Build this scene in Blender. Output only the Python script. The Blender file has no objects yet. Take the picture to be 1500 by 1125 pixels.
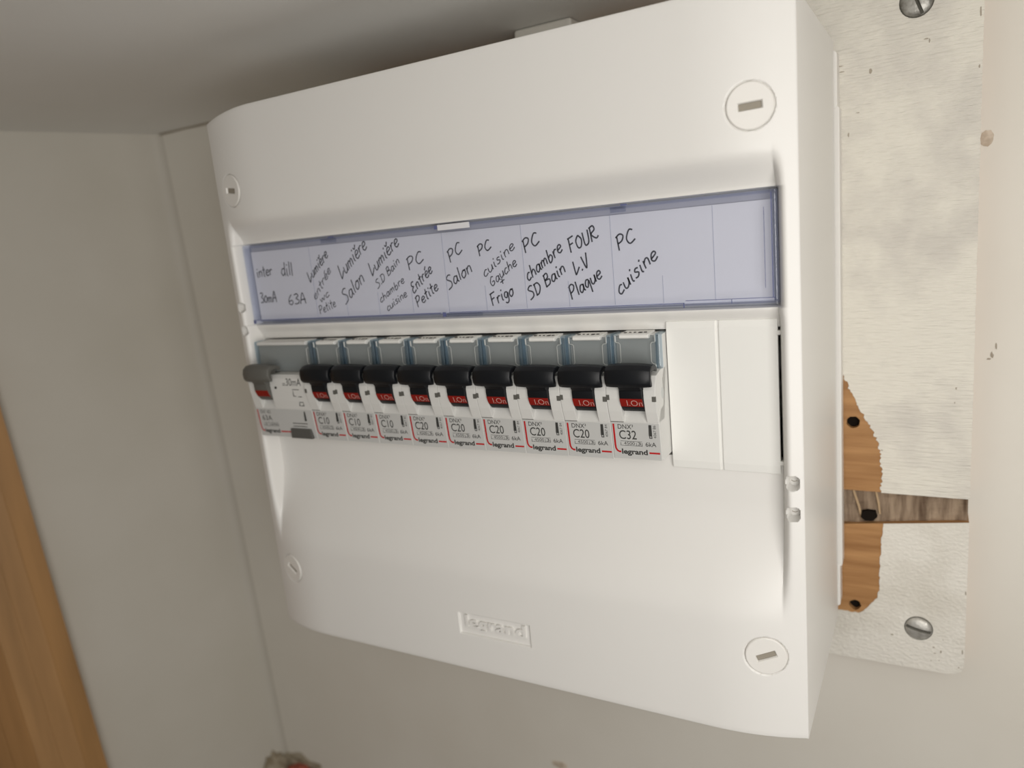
import bpy, bmesh, math, random
from mathutils import Vector, Matrix
random.seed(7)
scene = bpy.context.scene
COL = scene.collection
Z0 = 2.25                      # height of the enclosure centre above the floor (m)
S = 0.001                      # everything below is written in millimetres

# ------------------------------------------------------------------ camera, world, lights, exposure
def W(x, y, z): return Vector((x*S, y*S, z*S + Z0))
cd = bpy.data.cameras.new('camera'); cam = bpy.data.objects.new('camera', cd); COL.objects.link(cam)
right = Vector((0.87250701, 0.47947608, -0.09399045)); down = Vector((0.01427435, -0.21729808, -0.97600092)); fwd = Vector((-0.48839304, 0.85022599, -0.1964383))
m = Matrix.Identity(4)
for i in range(3):
    m[i][0] = right[i]; m[i][1] = -down[i]; m[i][2] = -fwd[i]
m.translation = W(158.605, -236.08, 59.339)
cam.matrix_world = m
cd.sensor_fit = 'HORIZONTAL'; cd.sensor_width = 36; cd.lens = 1085.851/1500*36
cd.clip_start = 0.005; cd.clip_end = 50
cd.dof.use_dof = True; cd.dof.focus_distance = 0.262; cd.dof.aperture_fstop = 9.0
scene.camera = cam

world = bpy.data.worlds.new('room_daylight'); scene.world = world; world.use_nodes = True
bg = world.node_tree.nodes['Background']; bg.inputs[0].default_value = (1.0, 0.93, 0.84, 1); bg.inputs[1].default_value = 0.15

def area(name, loc, target, sx, sy, power, col):
    l = bpy.data.lights.new(name, 'AREA'); l.shape = 'RECTANGLE'; l.size = sx; l.size_y = sy; l.energy = power; l.color = col
    o = bpy.data.objects.new(name, l); COL.objects.link(o); o.location = loc
    o.rotation_euler = (Vector(target)-Vector(loc)).to_track_quat('-Z', 'Y').to_euler()
    return o
area('added_key_light', W(310, -340, 10), W(80, 40, 0), 0.3, 0.35, 1.64, (1.0, 0.97, 0.93))  # added lamp close to the camera, gives the right-to-left falloff

scene.view_settings.view_transform = 'Standard'; scene.view_settings.look = 'None'
scene.view_settings.exposure = 0.0; scene.view_settings.gamma = 1; scene.view_settings.use_curve_mapping = False

# ------------------------------------------------------------------ materials
def mat(name, col, rough=0.5, spec=0.5, noise=None, bump=None, stretch=(1, 1, 1), metal=0.0, sub=0.0):
    """noise=(scale, colour2, low, high); bump=(scale, strength, detail)"""
    M = bpy.data.materials.new(name); M.use_nodes = True
    nt = M.node_tree; b = nt.nodes['Principled BSDF']
    b.inputs['Base Color'].default_value = (*col, 1); b.inputs['Roughness'].default_value = rough
    b.inputs['Specular IOR Level'].default_value = spec; b.inputs['Metallic'].default_value = metal
    if noise or bump:
        tc = nt.nodes.new('ShaderNodeTexCoord'); mp = nt.nodes.new('ShaderNodeMapping')
        mp.inputs['Scale'].default_value = stretch
        nt.links.new(tc.outputs['Object'], mp.inputs['Vector'])
    if noise:
        n = nt.nodes.new('ShaderNodeTexNoise'); n.inputs['Scale'].default_value = noise[0]; n.inputs['Detail'].default_value = 6
        r = nt.nodes.new('ShaderNodeValToRGB')
        r.color_ramp.elements[0].position = noise[2]; r.color_ramp.elements[0].color = (*noise[1], 1)
        r.color_ramp.elements[1].position = noise[3]; r.color_ramp.elements[1].color = (*col, 1)
        nt.links.new((tc if len(noise) > 4 else mp).outputs['Object' if len(noise) > 4 else 0], n.inputs['Vector']); nt.links.new(n.outputs['Fac'], r.inputs[0]); nt.links.new(r.outputs[0], b.inputs['Base Color'])
    if bump:
        n2 = nt.nodes.new('ShaderNodeTexNoise'); n2.inputs['Scale'].default_value = bump[0]; n2.inputs['Detail'].default_value = bump[2]
        bp = nt.nodes.new('ShaderNodeBump'); bp.inputs['Strength'].default_value = bump[1]; bp.inputs['Distance'].default_value = bump[3] if len(bump) > 3 else 0.001
        nt.links.new(mp.outputs[0], n2.inputs['Vector']); nt.links.new(n2.outputs['Fac'], bp.inputs['Height']); nt.links.new(bp.outputs[0], b.inputs['Normal'])
    return M

def clear(name, tint, gloss=0.06, rough=0.08):
    M = bpy.data.materials.new(name); M.use_nodes = True; nt = M.node_tree
    nt.nodes.remove(nt.nodes['Principled BSDF'])
    out = nt.nodes['Material Output']
    t = nt.nodes.new('ShaderNodeBsdfTransparent'); t.inputs[0].default_value = (*tint, 1)
    g = nt.nodes.new('ShaderNodeBsdfGlossy'); g.inputs['Roughness'].default_value = rough
    mx = nt.nodes.new('ShaderNodeMixShader'); mx.inputs[0].default_value = gloss
    nt.links.new(t.outputs[0], mx.inputs[1]); nt.links.new(g.outputs[0], mx.inputs[2]); nt.links.new(mx.outputs[0], out.inputs[0])
    return M

M = {}
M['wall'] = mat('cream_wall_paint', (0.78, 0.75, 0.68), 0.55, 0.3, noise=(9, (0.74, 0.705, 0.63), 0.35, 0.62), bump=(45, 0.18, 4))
M['leftwall'] = mat('dimmed_cream_paint', (0.64, 0.61, 0.545), 0.55, 0.3, noise=(9, (0.60, 0.57, 0.50), 0.35, 0.62), bump=(45, 0.18, 4))  # cream paint darkened to carry the light's falloff on the left wall
M['ceiling'] = mat('ceiling_paint', (0.85, 0.845, 0.82), 0.6, 0.3, noise=(7, (0.81, 0.80, 0.765), 0.35, 0.65), bump=(40, 0.12, 4))
M['floor'] = mat('floor_boards', (0.42, 0.33, 0.24), 0.5, 0.3, noise=(5, (0.34, 0.26, 0.18), 0.3, 0.7), stretch=(1, 8, 1))
M['plastic'] = mat('white_plastic', (0.80, 0.786, 0.755), 0.36, 0.45, bump=(2500, 0.02, 2))
M['base_plastic'] = mat('white_base_plastic', (0.78, 0.76, 0.72), 0.4, 0.4)
M['knob'] = mat('white_knob_plastic', (0.80, 0.78, 0.74), 0.38, 0.45)
M['blank'] = mat('blanking_plastic', (0.83, 0.825, 0.79), 0.38, 0.45)
M['trunk'] = mat('trunking_plastic', (0.76, 0.73, 0.66), 0.4, 0.4)
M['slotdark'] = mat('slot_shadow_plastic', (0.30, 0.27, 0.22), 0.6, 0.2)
M['black'] = mat('black_plastic', (0.006, 0.007, 0.009), 0.40, 0.3)
M['greyhandle'] = mat('grey_handle_plastic', (0.115, 0.112, 0.10), 0.45, 0.35)
M['facegrey'] = mat('printed_face_grey', (0.53, 0.53, 0.515), 0.5, 0.35)
M['body'] = mat('breaker_grey_plastic', (0.68, 0.675, 0.65), 0.45, 0.4)
M['plate'] = mat('label_plate_grey', (0.29, 0.31, 0.312), 0.42, 0.45)
M['tab'] = mat('white_tab_plastic', (0.78, 0.775, 0.74), 0.4, 0.4)
M['rimline'] = mat('clip_edge_plastic', (0.52, 0.535, 0.52), 0.3, 0.5)
M['ink'] = mat('dark_print', (0.045, 0.045, 0.042), 0.6, 0.2)
M['redink'] = mat('red_print', (0.46, 0.014, 0.016), 0.55, 0.2)
M['redflag'] = mat('red_marker', (0.24, 0.010, 0.006), 0.45, 0.3)
M['whiteink'] = mat('white_print', (0.55, 0.36, 0.32), 0.5, 0.2)
M['greybutton'] = mat('dark_grey_button', (0.10, 0.098, 0.09), 0.5, 0.3)
M['paper'] = mat('paper_strip', (0.74, 0.735, 0.76), 0.75, 0.1)
M['pencil'] = mat('pencil_line', (0.055, 0.055, 0.065), 0.6, 0.3, noise=(900, (0.10, 0.10, 0.11), 0.35, 0.6))
M['holderback'] = mat('lilac_grey_backing', (0.42, 0.42, 0.46), 0.5, 0.3)
M['rule'] = mat('pale_rule', (0.46, 0.47, 0.55), 0.7, 0.1)
M['clearwin'] = clear('clear_lilac_window', (0.955, 0.963, 0.99), 0.03, 0.10)
M['clearrail'] = clear('clear_blue_rail', (0.90, 0.918, 0.97), 0.06, 0.10)
M['deepblue'] = mat('ink_blue_plastic', (0.12, 0.135, 0.28), 0.3, 0.5)
M['bluerib'] = clear('clear_blue_rib', (0.76, 0.835, 0.89), 0.12, 0.15)
M['clearpane'] = clear('clear_pane', (0.975, 0.98, 0.98), 0.03, 0.2)
M['boardpaint'] = mat('old_white_board_paint', (0.80, 0.765, 0.68), 0.6, 0.25, noise=(38, (0.67, 0.635, 0.575), 0.33, 0.52, 1), bump=(480, 0.8, 9, 0.0012), stretch=(0.30, 1, 2.4))
M['lowerpaint'] = mat('old_white_board_paint_thin', (0.78, 0.75, 0.68), 0.6, 0.25, noise=(40, (0.66, 0.625, 0.55), 0.33, 0.58, 1), bump=(480, 0.7, 9, 0.0009), stretch=(1.2, 1, 1.6))
M['barewood'] = mat('bare_brown_wood', (0.47, 0.255, 0.105), 0.55, 0.3, noise=(34, (0.30, 0.145, 0.052), 0.32, 0.68), bump=(120, 0.25, 6), stretch=(0.6, 1, 7))
M['roughwood'] = mat('rough_grey_brown_wood', (0.36, 0.27, 0.19), 0.8, 0.1, noise=(60, (0.11, 0.07, 0.045), 0.30, 0.66), bump=(190, 0.7, 6), stretch=(6, 1, 0.8))
M['splinter'] = mat('pale_splinter', (0.50, 0.36, 0.22), 0.7, 0.1)
M['hole'] = mat('dark_hole', (0.012, 0.009, 0.007), 0.9, 0.05)
M['steel'] = mat('screw_steel', (0.62, 0.61, 0.57), 0.38, 0.5, noise=(300, (0.42, 0.40, 0.36), 0.35, 0.6), bump=(500, 0.3, 4), metal=0.55)
M['oldsteel'] = mat('dull_screw_steel', (0.40, 0.39, 0.36), 0.42, 0.5, noise=(260, (0.17, 0.16, 0.14), 0.38, 0.6), bump=(500, 0.35, 4), metal=0.6)
M['screwslot'] = mat('screw_slot_dark', (0.10, 0.095, 0.08), 0.8, 0.1)  # dark tone for the slot floor and the ring round the head
M['chip'] = mat('bare_plaster_chip', (0.66, 0.58, 0.48), 0.8, 0.1, noise=(300, (0.50, 0.42, 0.33), 0.35, 0.6))
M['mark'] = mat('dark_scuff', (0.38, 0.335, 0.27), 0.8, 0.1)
M['brick'] = mat('red_brick', (0.46, 0.13, 0.09), 0.85, 0.1, noise=(120, (0.30, 0.10, 0.07), 0.3, 0.6), bump=(250, 0.8, 6))
M['plaster'] = mat('crumbled_plaster', (0.44, 0.39, 0.30), 0.85, 0.1, noise=(140, (0.27, 0.22, 0.15), 0.3, 0.6), bump=(250, 0.8, 6))
for k in range(3):
    c = [(0.46, 0.25, 0.095), (0.42, 0.22, 0.08), (0.49, 0.275, 0.115)][k]
    M['bamboo%d' % k] = mat('bamboo_strip_%s' % 'abc'[k], c, 0.45, 0.35, noise=(16, tuple(v*0.74 for v in c), 0.32, 0.66), stretch=(3, 6, 0.5))

# ------------------------------------------------------------------ helpers
def link(name, me, material, parent=None, origin=None, smooth=False):
    me.materials.clear()
    if material: me.materials.append(M[material])
    if smooth:
        for p in me.polygons: p.use_smooth = True
        if smooth != 2: me.set_sharp_from_angle(angle=math.radians(smooth if smooth > 2 else 50))
    o = bpy.data.objects.new(name, me); COL.objects.link(o)
    if parent: o.parent = parent
    elif origin is not None: o.location = origin
    return o

def mesh(name, verts, faces):
    me = bpy.data.meshes.new(name); me.from_pydata([(v[0]*S, v[1]*S, v[2]*S) for v in verts], [], faces); me.validate(); me.update()
    return me

def from_bm(name, bm, recalc=True):
    if recalc: bmesh.ops.recalc_face_normals(bm, faces=bm.faces)
    me = bpy.data.meshes.new(name); bm.to_mesh(me); bm.free(); return me

def empty(name, x, y, z, label, cat, group=None):
    o = bpy.data.objects.new(name, None); COL.objects.link(o); o.location = W(x, y, z); o.empty_display_size = 0.01
    o['label'] = label; o['category'] = cat
    if group: o['group'] = group
    return o

class MB:
    """collects solids in millimetres, relative to (ox,oy,oz)"""
    def __init__(s, o=(0, 0, 0)): s.v = []; s.f = []; s.o = o
    def add(s, vs, fs):
        n = len(s.v); s.v += [(a-s.o[0], b-s.o[1], c-s.o[2]) for a, b, c in vs]; s.f += [tuple(i+n for i in f) for f in fs]
    def box(s, x0, x1, y0, y1, z0, z1):
        s.add([(x0, y0, z0), (x1, y0, z0), (x1, y1, z0), (x0, y1, z0), (x0, y0, z1), (x1, y0, z1), (x1, y1, z1), (x0, y1, z1)],
              [(0, 3, 2, 1), (4, 5, 6, 7), (0, 1, 5, 4), (1, 2, 6, 5), (2, 3, 7, 6), (3, 0, 4, 7)])
    def extx(s, prof, x0, x1):
        """extrude a (y,z) outline along x"""
        n = len(prof)
        vs = [(x0, y, z) for y, z in prof]+[(x1, y, z) for y, z in prof]
        fs = [tuple(range(n)), tuple(range(2*n-1, n-1, -1))]+[(i, n+i, n+(i+1) % n, (i+1) % n) for i in range(n)]
        s.add(vs, fs)
    def exty(s, prof, y0, y1):
        """extrude an (x,z) outline along y"""
        n = len(prof)
        vs = [(x, y0, z) for x, z in prof]+[(x, y1, z) for x, z in prof]
        fs = [tuple(range(n)), tuple(range(2*n-1, n-1, -1))]+[(i, n+i, n+(i+1) % n, (i+1) % n) for i in range(n)]
        s.add(vs, fs)
    def tube(s, pts, r, n=6, closed=False):
        pts = [Vector(p) for p in pts]; rings = []
        for i, p in enumerate(pts):
            a = pts[max(i-1, 0)]; b = pts[min(i+1, len(pts)-1)]
            if closed: a = pts[i-1]; b = pts[(i+1) % len(pts)]
            t = (b-a).normalized(); u = t.cross(Vector((0, 1, 0)))
            if u.length < 1e-3: u = t.cross(Vector((1, 0, 0)))
            u.normalize(); w = t.cross(u)
            rings.append([tuple(p+r*(math.cos(2*math.pi*k/n)*u+math.sin(2*math.pi*k/n)*w)) for k in range(n)])
        vs = [v for g in rings for v in g]; fs = []
        m_ = len(rings)
        for i in range(m_ if closed else m_-1):
            for k in range(n):
                j = (i+1) % m_
                fs.append((i*n+k, j*n+k, j*n+(k+1) % n, i*n+(k+1) % n))
        if not closed: fs += [tuple(range(n)), tuple(range(m_*n-1, (m_-1)*n-1, -1))]
        s.add(vs, fs)
    def mesh(s, name, bevel=0, seg=2, ang=35):
        me = mesh(name, s.v, s.f)
        bm = bmesh.new(); bm.from_mesh(me); bmesh.ops.recalc_face_normals(bm, faces=bm.faces)
        if bevel:
            es = [e for e in bm.edges if len(e.link_faces) == 2 and e.calc_face_angle(0) > math.radians(ang)]
            bmesh.ops.bevel(bm, geom=es, offset=bevel*S, segments=seg, affect='EDGES', clamp_overlap=True, profile=0.6)
        bm.to_mesh(me); bm.free()
        return me

def rrect(x0, x1, z0, z1, r, n=4):
    pts = []
    for cx, cz, a0 in ((x1-r, z1-r, 0), (x0+r, z1-r, 90), (x0+r, z0+r, 180), (x1-r, z0+r, 270)):
        for k in range(n+1):
            a = math.radians(a0+90*k/n); pts.append((cx+r*math.cos(a), cz+r*math.sin(a)))
    return pts

def boolean(me, cutter):
    """me minus cutter, both meshes"""
    a = bpy.data.objects.new('tmp_a', me); b = bpy.data.objects.new('tmp_b', cutter); COL.objects.link(a); COL.objects.link(b)
    md = a.modifiers.new('cut', 'BOOLEAN'); md.operation = 'DIFFERENCE'; md.object = b; md.solver = 'EXACT'
    dg = bpy.context.evaluated_depsgraph_get(); dg.update()
    r = bpy.data.meshes.new_from_object(a.evaluated_get(dg))
    bpy.data.objects.remove(a); bpy.data.objects.remove(b)
    return r

_tc = {}
def text_mesh(body, x0, x1, z0, z1, yfun, off=0.0, depth=0.0, vertical=False, keep=False):
    """built-in font, fitted into a box in the xz plane (mm), laid on y = yfun(z)"""
    key = (body, off)
    if key not in _tc:
        cu = bpy.data.curves.new('glyphs', 'FONT'); cu.body = body; cu.size = 1; cu.offset = off; cu.resolution_u = 4
        o = bpy.data.objects.new('glyphs', cu); COL.objects.link(o)
        dg = bpy.context.evaluated_depsgraph_get(); dg.update()
        me = bpy.data.meshes.new_from_object(o.evaluated_get(dg))
        vs = [tuple(v.co) for v in me.vertices]; fs = [tuple(p.vertices) for p in me.polygons]
        bpy.data.objects.remove(o); bpy.data.curves.remove(cu); bpy.data.meshes.remove(me)
        _tc[key] = (vs, fs)
    vs, fs = _tc[key]
    ax = min(v[0] for v in vs); bx = max(v[0] for v in vs); az = min(v[1] for v in vs); bz = max(v[1] for v in vs)
    out = []
    for v in vs:
        s_, t_ = (v[0]-ax)/(bx-ax), (v[1]-az)/(bz-az)
        if vertical: s_, t_ = 1-t_, s_
        x, z = x0+(x1-x0)*s_, z0+(z1-z0)*t_
        out.append((x, yfun(z)-0.06, z))
    me = mesh('print', out, fs)
    bm = bmesh.new(); bm.from_mesh(me)
    for f in bm.faces:
        if f.normal.y > 0: f.normal_flip()
    if depth:
        r = bmesh.ops.extrude_face_region(bm, geom=bm.faces[:])
        bmesh.ops.translate(bm, verts=[e for e in r['geom'] if isinstance(e, bmesh.types.BMVert)], vec=(0, -depth*S, 0))
        bmesh.ops.recalc_face_normals(bm, faces=bm.faces)
    bm.to_mesh(me); bm.free()
    return me

def sstep(t): t = max(0.0, min(1.0, t)); return t*t*(3-2*t)

# ------------------------------------------------------------------ the setting
def struct(name, me, material, origin=None, smooth=False):
    o = link(name, me, material, None, origin if origin is not None else Vector((0, 0, Z0)), smooth); o['kind'] = 'structure'; return o
YW = 118.0; ZC = 149.8
def xc(z): return -307.0+(ZC-z)*18.0/473.0
zf = -Z0/S
def slab(name, pts, thick, material):
    """pts: outline of a flat panel facing the room; thick vector pushes it outwards"""
    b = MB(); n = len(pts); t = Vector(thick)
    vs = [tuple(p) for p in pts]+[tuple(Vector(p)+t) for p in pts]
    b.add(vs, [tuple(range(n)), tuple(range(2*n-1, n-1, -1))]+[(i, n+i, n+(i+1) % n, (i+1) % n) for i in range(n)])
    return struct(name, b.mesh(name), material)
wall_back = slab('wall_back', [(xc(ZC), YW, ZC), (1500, YW, ZC), (1500, YW, zf), (xc(zf), YW, zf)], (0, 60, 0), 'wall')
def wl(y, z, off=0): return (xc(z)-0.3*(YW-y)+off, y, z)
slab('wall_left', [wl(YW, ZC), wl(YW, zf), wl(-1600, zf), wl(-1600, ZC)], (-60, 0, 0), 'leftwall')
slab('ceiling', [(-1000, YW+60, ZC), (900, YW+60, ZC), (900, -330, ZC), (-1000, -330, ZC)], (0, 0, 60), 'ceiling')
slab('floor', [(-1400, YW+60, zf), (1500, YW+60, zf), (1500, -1600, zf), (-1400, -1600, zf)], (0, 0, -50), 'floor')
# rounded plaster in the corner
b = MB(); vs = []; R_ = 6
for z in (ZC, zf):
    for k in range(9):
        a = k/8*math.pi/2
        # between a point on the left wall and one on the back wall
        p0 = Vector(wl(YW-R_, z)); p1 = Vector((xc(z)+R_, YW, z)); pc = Vector((xc(z), YW, z))
        t = k/8; q = (1-t)**2*p0+2*t*(1-t)*pc+t*t*p1
        vs.append(tuple(q))
    vs.append((xc(z)-8, YW+8, z))
n = 10
b.add(vs, [(k, k+1, n+k+1, n+k) for k in range(9)]+[(9, 0, n, n+9)]+[tuple(range(9, -1, -1)), tuple(range(n, 2*n))])
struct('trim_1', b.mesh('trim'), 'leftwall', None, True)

# dark crack where the ceiling meets the back wall
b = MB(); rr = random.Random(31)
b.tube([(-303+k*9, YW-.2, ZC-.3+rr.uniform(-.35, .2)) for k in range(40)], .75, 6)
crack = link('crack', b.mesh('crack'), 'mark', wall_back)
# chips and scuffs on the back wall
def blob(cx, cz, rx, rz, n, jit, y0, y1, material, name, parent, seed):
    rr = random.Random(seed); b = MB()
    pts = [(cx+rx*math.cos(2*math.pi*k/n)*(1+rr.uniform(-jit, jit)), cz+rz*math.sin(2*math.pi*k/n)*(1+rr.uniform(-jit, jit))) for k in range(n)]
    b.exty(pts, y0, y1); return link(name, b.mesh(name), material, parent)
blob(177.6, 78.6, 2.3, 3.2, 18, 0.12, YW-0.25, YW+1, 'chip', 'paint_chip', wall_back, 1)
blob(181.6, -7.0, 0.5, 1.3, 8, 0.35, YW-0.2, YW+1, 'mark', 'paint_scuff', wall_back, 2)
blob(180.6, -8.6, 0.8, 0.4, 8, 0.35, YW-0.2, YW+1, 'mark', 'paint_scuff', wall_back, 3)
blob(183.0, -3.4, 0.3, 1.5, 8, 0.3, YW-0.2, YW+1, 'mark', 'paint_scuff', wall_back, 4)
blob(-37, -264.5, 5, 2.2, 12, 0.3, YW-0.4, YW+1, 'chip', 'paint_chip', wall_back, 5)

# broken plaster with red brick showing, low in the corner
pd = empty('broken_plaster_patch', xc(-345), YW, -345, 'crumbling plaster patch with red brick showing, low in the wall corner', 'plaster hole')
o3 = (xc(-345), YW, -345)
def lump(name, cx, cy, cz, rx, ry, rz, material, seed, jit=0.18):
    bm = bmesh.new(); bmesh.ops.create_icosphere(bm, subdivisions=3, radius=1); rr = random.Random(seed)
    for v in bm.verts:
        k = 1+rr.uniform(-jit, jit); v.co = Vector(((cx+v.co.x*rx*k-o3[0])*S, (cy+v.co.y*ry*k-o3[1])*S, (cz+v.co.z*rz*k-o3[2])*S))
    return link(name, from_bm(name, bm), material, pd)
lump('plaster_rim', -272, YW+1, -347, 34, 5, 23, 'plaster', 11)
lump('plaster_rim', -294, YW-8, -342, 12, 10, 18, 'plaster', 12)
lump('brick', -262, YW-5, -345, 19, 6, 16, 'brick', 13, 0.1)
lump('brick', -301, YW-16, -350, 8, 8, 12, 'brick', 14, 0.1)

# ------------------------------------------------------------------ bamboo panel leaning by the left wall
bp = empty('bamboo_panel', *wl(-60, -420, 8), 'light brown bamboo panel standing against the left wall', 'wood panel')
bo = wl(-60, -420, 8)
def edge_y(z): return -9.3+(-9.7-z)*7.9/251.2
sw = 11.0
for k in range(17):
    b = MB(bo)
    zs = (60, -900); ring = []
    for z in zs:
        ya = edge_y(z)-k*sw-0.03; yb = edge_y(z)-(k+1)*sw+0.03
        ring += [wl(ya, z, 15), wl(yb, z, 15), wl(yb, z, 1), wl(ya, z, 1)]
    b.add(ring, [(0, 1, 2, 3), (7, 6, 5, 4)]+[(i, 4+i, 4+(i+1) % 4, (i+1) % 4) for i in range(4)])
    link('strip', b.mesh('strip', 0.12, 1), 'bamboo%d' % ((k*2+k//2) % 3), bp)

# ------------------------------------------------------------------ painted backboard
YB = 106.0
bo = (130, YW, -147.5)
board = empty('backboard', *bo, 'wooden mounting board with flaking white paint behind the white enclosure', 'board')
bot = -147.5; rt = 174.8
def gz(x): return -82+(x-127)*6.0/48.0               # lower lip of the groove
up = [(-110, -65.6), (rt, -65.6), (rt, 149.0), (-110, 149.0)]
lo = [(-110, bot), (168, bot), (171, bot+0.6), (173.4, bot+2.2), (174.4, bot+5), (rt, gz(rt)), (127, gz(127)), (-110, gz(127))]
def plank(prof, holes, name):
    b = MB(bo); b.exty(prof, YB+0.4, YW); me = b.mesh(name)
    if holes:
        c = MB(bo)
        for hx, hz, hr, sd in holes:
            rr = random.Random(sd)
            c.exty([(hx+hr*math.cos(2*math.pi*k/16)*(1+rr.uniform(-.08, .08)), hz+hr*math.sin(2*math.pi*k/16)*(1+rr.uniform(-.08, .08))) for k in range(16)], YB-3, YW-1.0)
        me = boolean(me, c.mesh('cut'))
    return link(name, me, 'barewood', board)
plank(up, [(130.8, -34.4, 2.75, 1)], 'plank')
plank(lo, [(131.3, -121.0, 2.5, 2)], 'plank')
for hx, hz, hr, sd in ((130.8, -34.4, 2.9, 1), (131.3, -121.0, 2.8, 2)):
    b = MB(bo); b.exty([(hx+hr*math.cos(2*math.pi*k/16), hz+hr*math.sin(2*math.pi*k/16)) for k in range(16)], YB+3.2, YB+4.0)
    link('hole_shade_disc', b.mesh('hole_shade_disc'), 'hole', board)  # black disc set inside each drilled hole in place of its shade
# rough groove floor between the two planks
b = MB(bo); vs = []; fs = []; nx, nz = 60, 8; rr = random.Random(5)
for i in range(nx+1):
    x = -110+(rt-0.4+110)*i/nx
    for j in range(nz+1):
        z0_, z1_ = gz(max(x, 127))-0.5, -65.1
        vs.append((x, YB+3.2+rr.uniform(-0.35, 0.35)+(rr.uniform(-.9, .3) if i % 3 == 0 else 0), z0_+(z1_-z0_)*j/nz))
fs = [(i*(nz+1)+j, (i+1)*(nz+1)+j, (i+1)*(nz+1)+j+1, i*(nz+1)+j+1) for i in range(nx) for j in range(nz)]
b.add(vs, fs); b.box(-110, rt-0.4, YB+5, YW, -84, -64)
link('groove_floor', b.mesh('groove_floor'), 'roughwood', board)
# splinters and the torn hole at the groove
for (x0, z0, x1, z1, w_) in ((130.6, -66.5, 134.0, -79, 0.55), (139.6, -66.0, 141.2, -76.5, 0.5)):
    b = MB(bo); b.tube([(x0, YB+3, z0), ((x0+x1)/2+.4, YB+1.6, (z0+z1)/2), (x1, YB+2.6, z1)], w_, 6); link('splinter', b.mesh('splinter'), 'splinter', board)
b = MB(bo); b.exty([(133.6, -78.2), (134.2, -75.6), (136.5, -74.9), (139.6, -75.2), (140.3, -77.6), (138.6, -79.6), (135.4, -79.8)], YB+1.0, YB+3.5)
link('torn_hole', b.mesh('torn_hole'), 'hole', board)
# paint coats with a ragged edge
def ragged(pts, amp, step, seed):
    rr = random.Random(seed); out = []
    for (x0, z0), (x1, z1) in zip(pts, pts[1:]):
        L = math.hypot(x1-x0, z1-z0); n = max(1, int(L/step))
        for k in range(n):
            t = k/n; nxn, nzn = (z1-z0)/L, -(x1-x0)/L
            a = rr.uniform(-amp, amp); out.append((x0+(x1-x0)*t+nxn*a, z0+(z1-z0)*t+nzn*a))
    return out+[pts[-1]]
e1 = ragged([(100, -10), (127.0, -13.0), (129.2, -19), (131.6, -24), (134.1, -29.2), (137.4, -35.5), (140.4, -42.5), (141.6, -49), (142.0, -56), (141.8, -65.7)], 0.55, 0.8, 3)
p1 = e1+[(rt+0.1, -65.7)]+list(reversed(ragged([(rt+.1, 149.0), (rt+.1, -65)], 0.14, 1.2, 8)))[1:]+[(100, 149.0)]
def coat(prof, material, y0):
    b = MB(bo); b.exty(prof, y0, YB+0.6); me = b.mesh('paint_coat')
    bm = bmesh.new(); bm.from_mesh(me); bmesh.ops.triangulate(bm, faces=[f for f in bm.faces if len(f.verts) > 4]); bm.to_mesh(me); bm.free()
    return link('paint_coat', me, material, board)
coat(p1, 'boardpaint', YB-0.05)
e2 = ragged([(142.6, gz(142.6)), (142.2, -86), (141.8, -92), (141.4, -102), (141.2, -112), (140.4, -116), (137.6, -119.8), (134.8, -123.2), (132.5, -124.6), (127, -124.4), (100, -125)], 0.3, 1.0, 4)
p2 = e2+[(100, bot-.1), (168, bot-.1), (171, bot+0.5), (173.5, bot+2.1), (174.5, bot+5), (rt+.1, gz(rt))]
coat(p2, 'lowerpaint', YB)
# small dark nicks where the paint has gone
rr = random.Random(21)
nicks = [(146.5, -125.5-7.3, 1.0, .5), (124.6, 115.2, 2.0, .35), (126.2, 112.6, 2.2, .4), (127.2, 110.4, 1.6, .4), (137.5, 109, .9, 1.6), (156.6, 117, 1.5, .4), (157.6, 116.2, .4, 1.2), (173.9, 123, .45, 3.2), (173.9, 104, .4, 1.2), (129.5, 86, .5, 1.5), (133, 94, 1.2, .3),
         (172.5, -143.6, .5, .4), (162.8, -135.8, .6, .5), (165.6, -137.4, .6, 1.0), (163.4, -138.6, .8, .3), (166.4, -131.5, .35, .35), (161.5, -128.4, .3, .3), (165.0, -141.8, .5, .35), (162, -142.4, .3, .3), (173.7, -136, .4, 1.6), (174.3, -108, .4, 1.6), (142, -46.5+0.2, .9, .3), (169, -18.5, .5, .9), (168.6, -24.5, .35, .7)]
for i, (x, z, rx, rz) in enumerate(nicks):
    blob(x-bo[0], z-bo[2], rx*.6, rz*.6, 8, 0.3, YB-0.12-bo[1], YB+0.5-bo[1], 'mark', 'paint_nick', board, 50+i)

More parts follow.
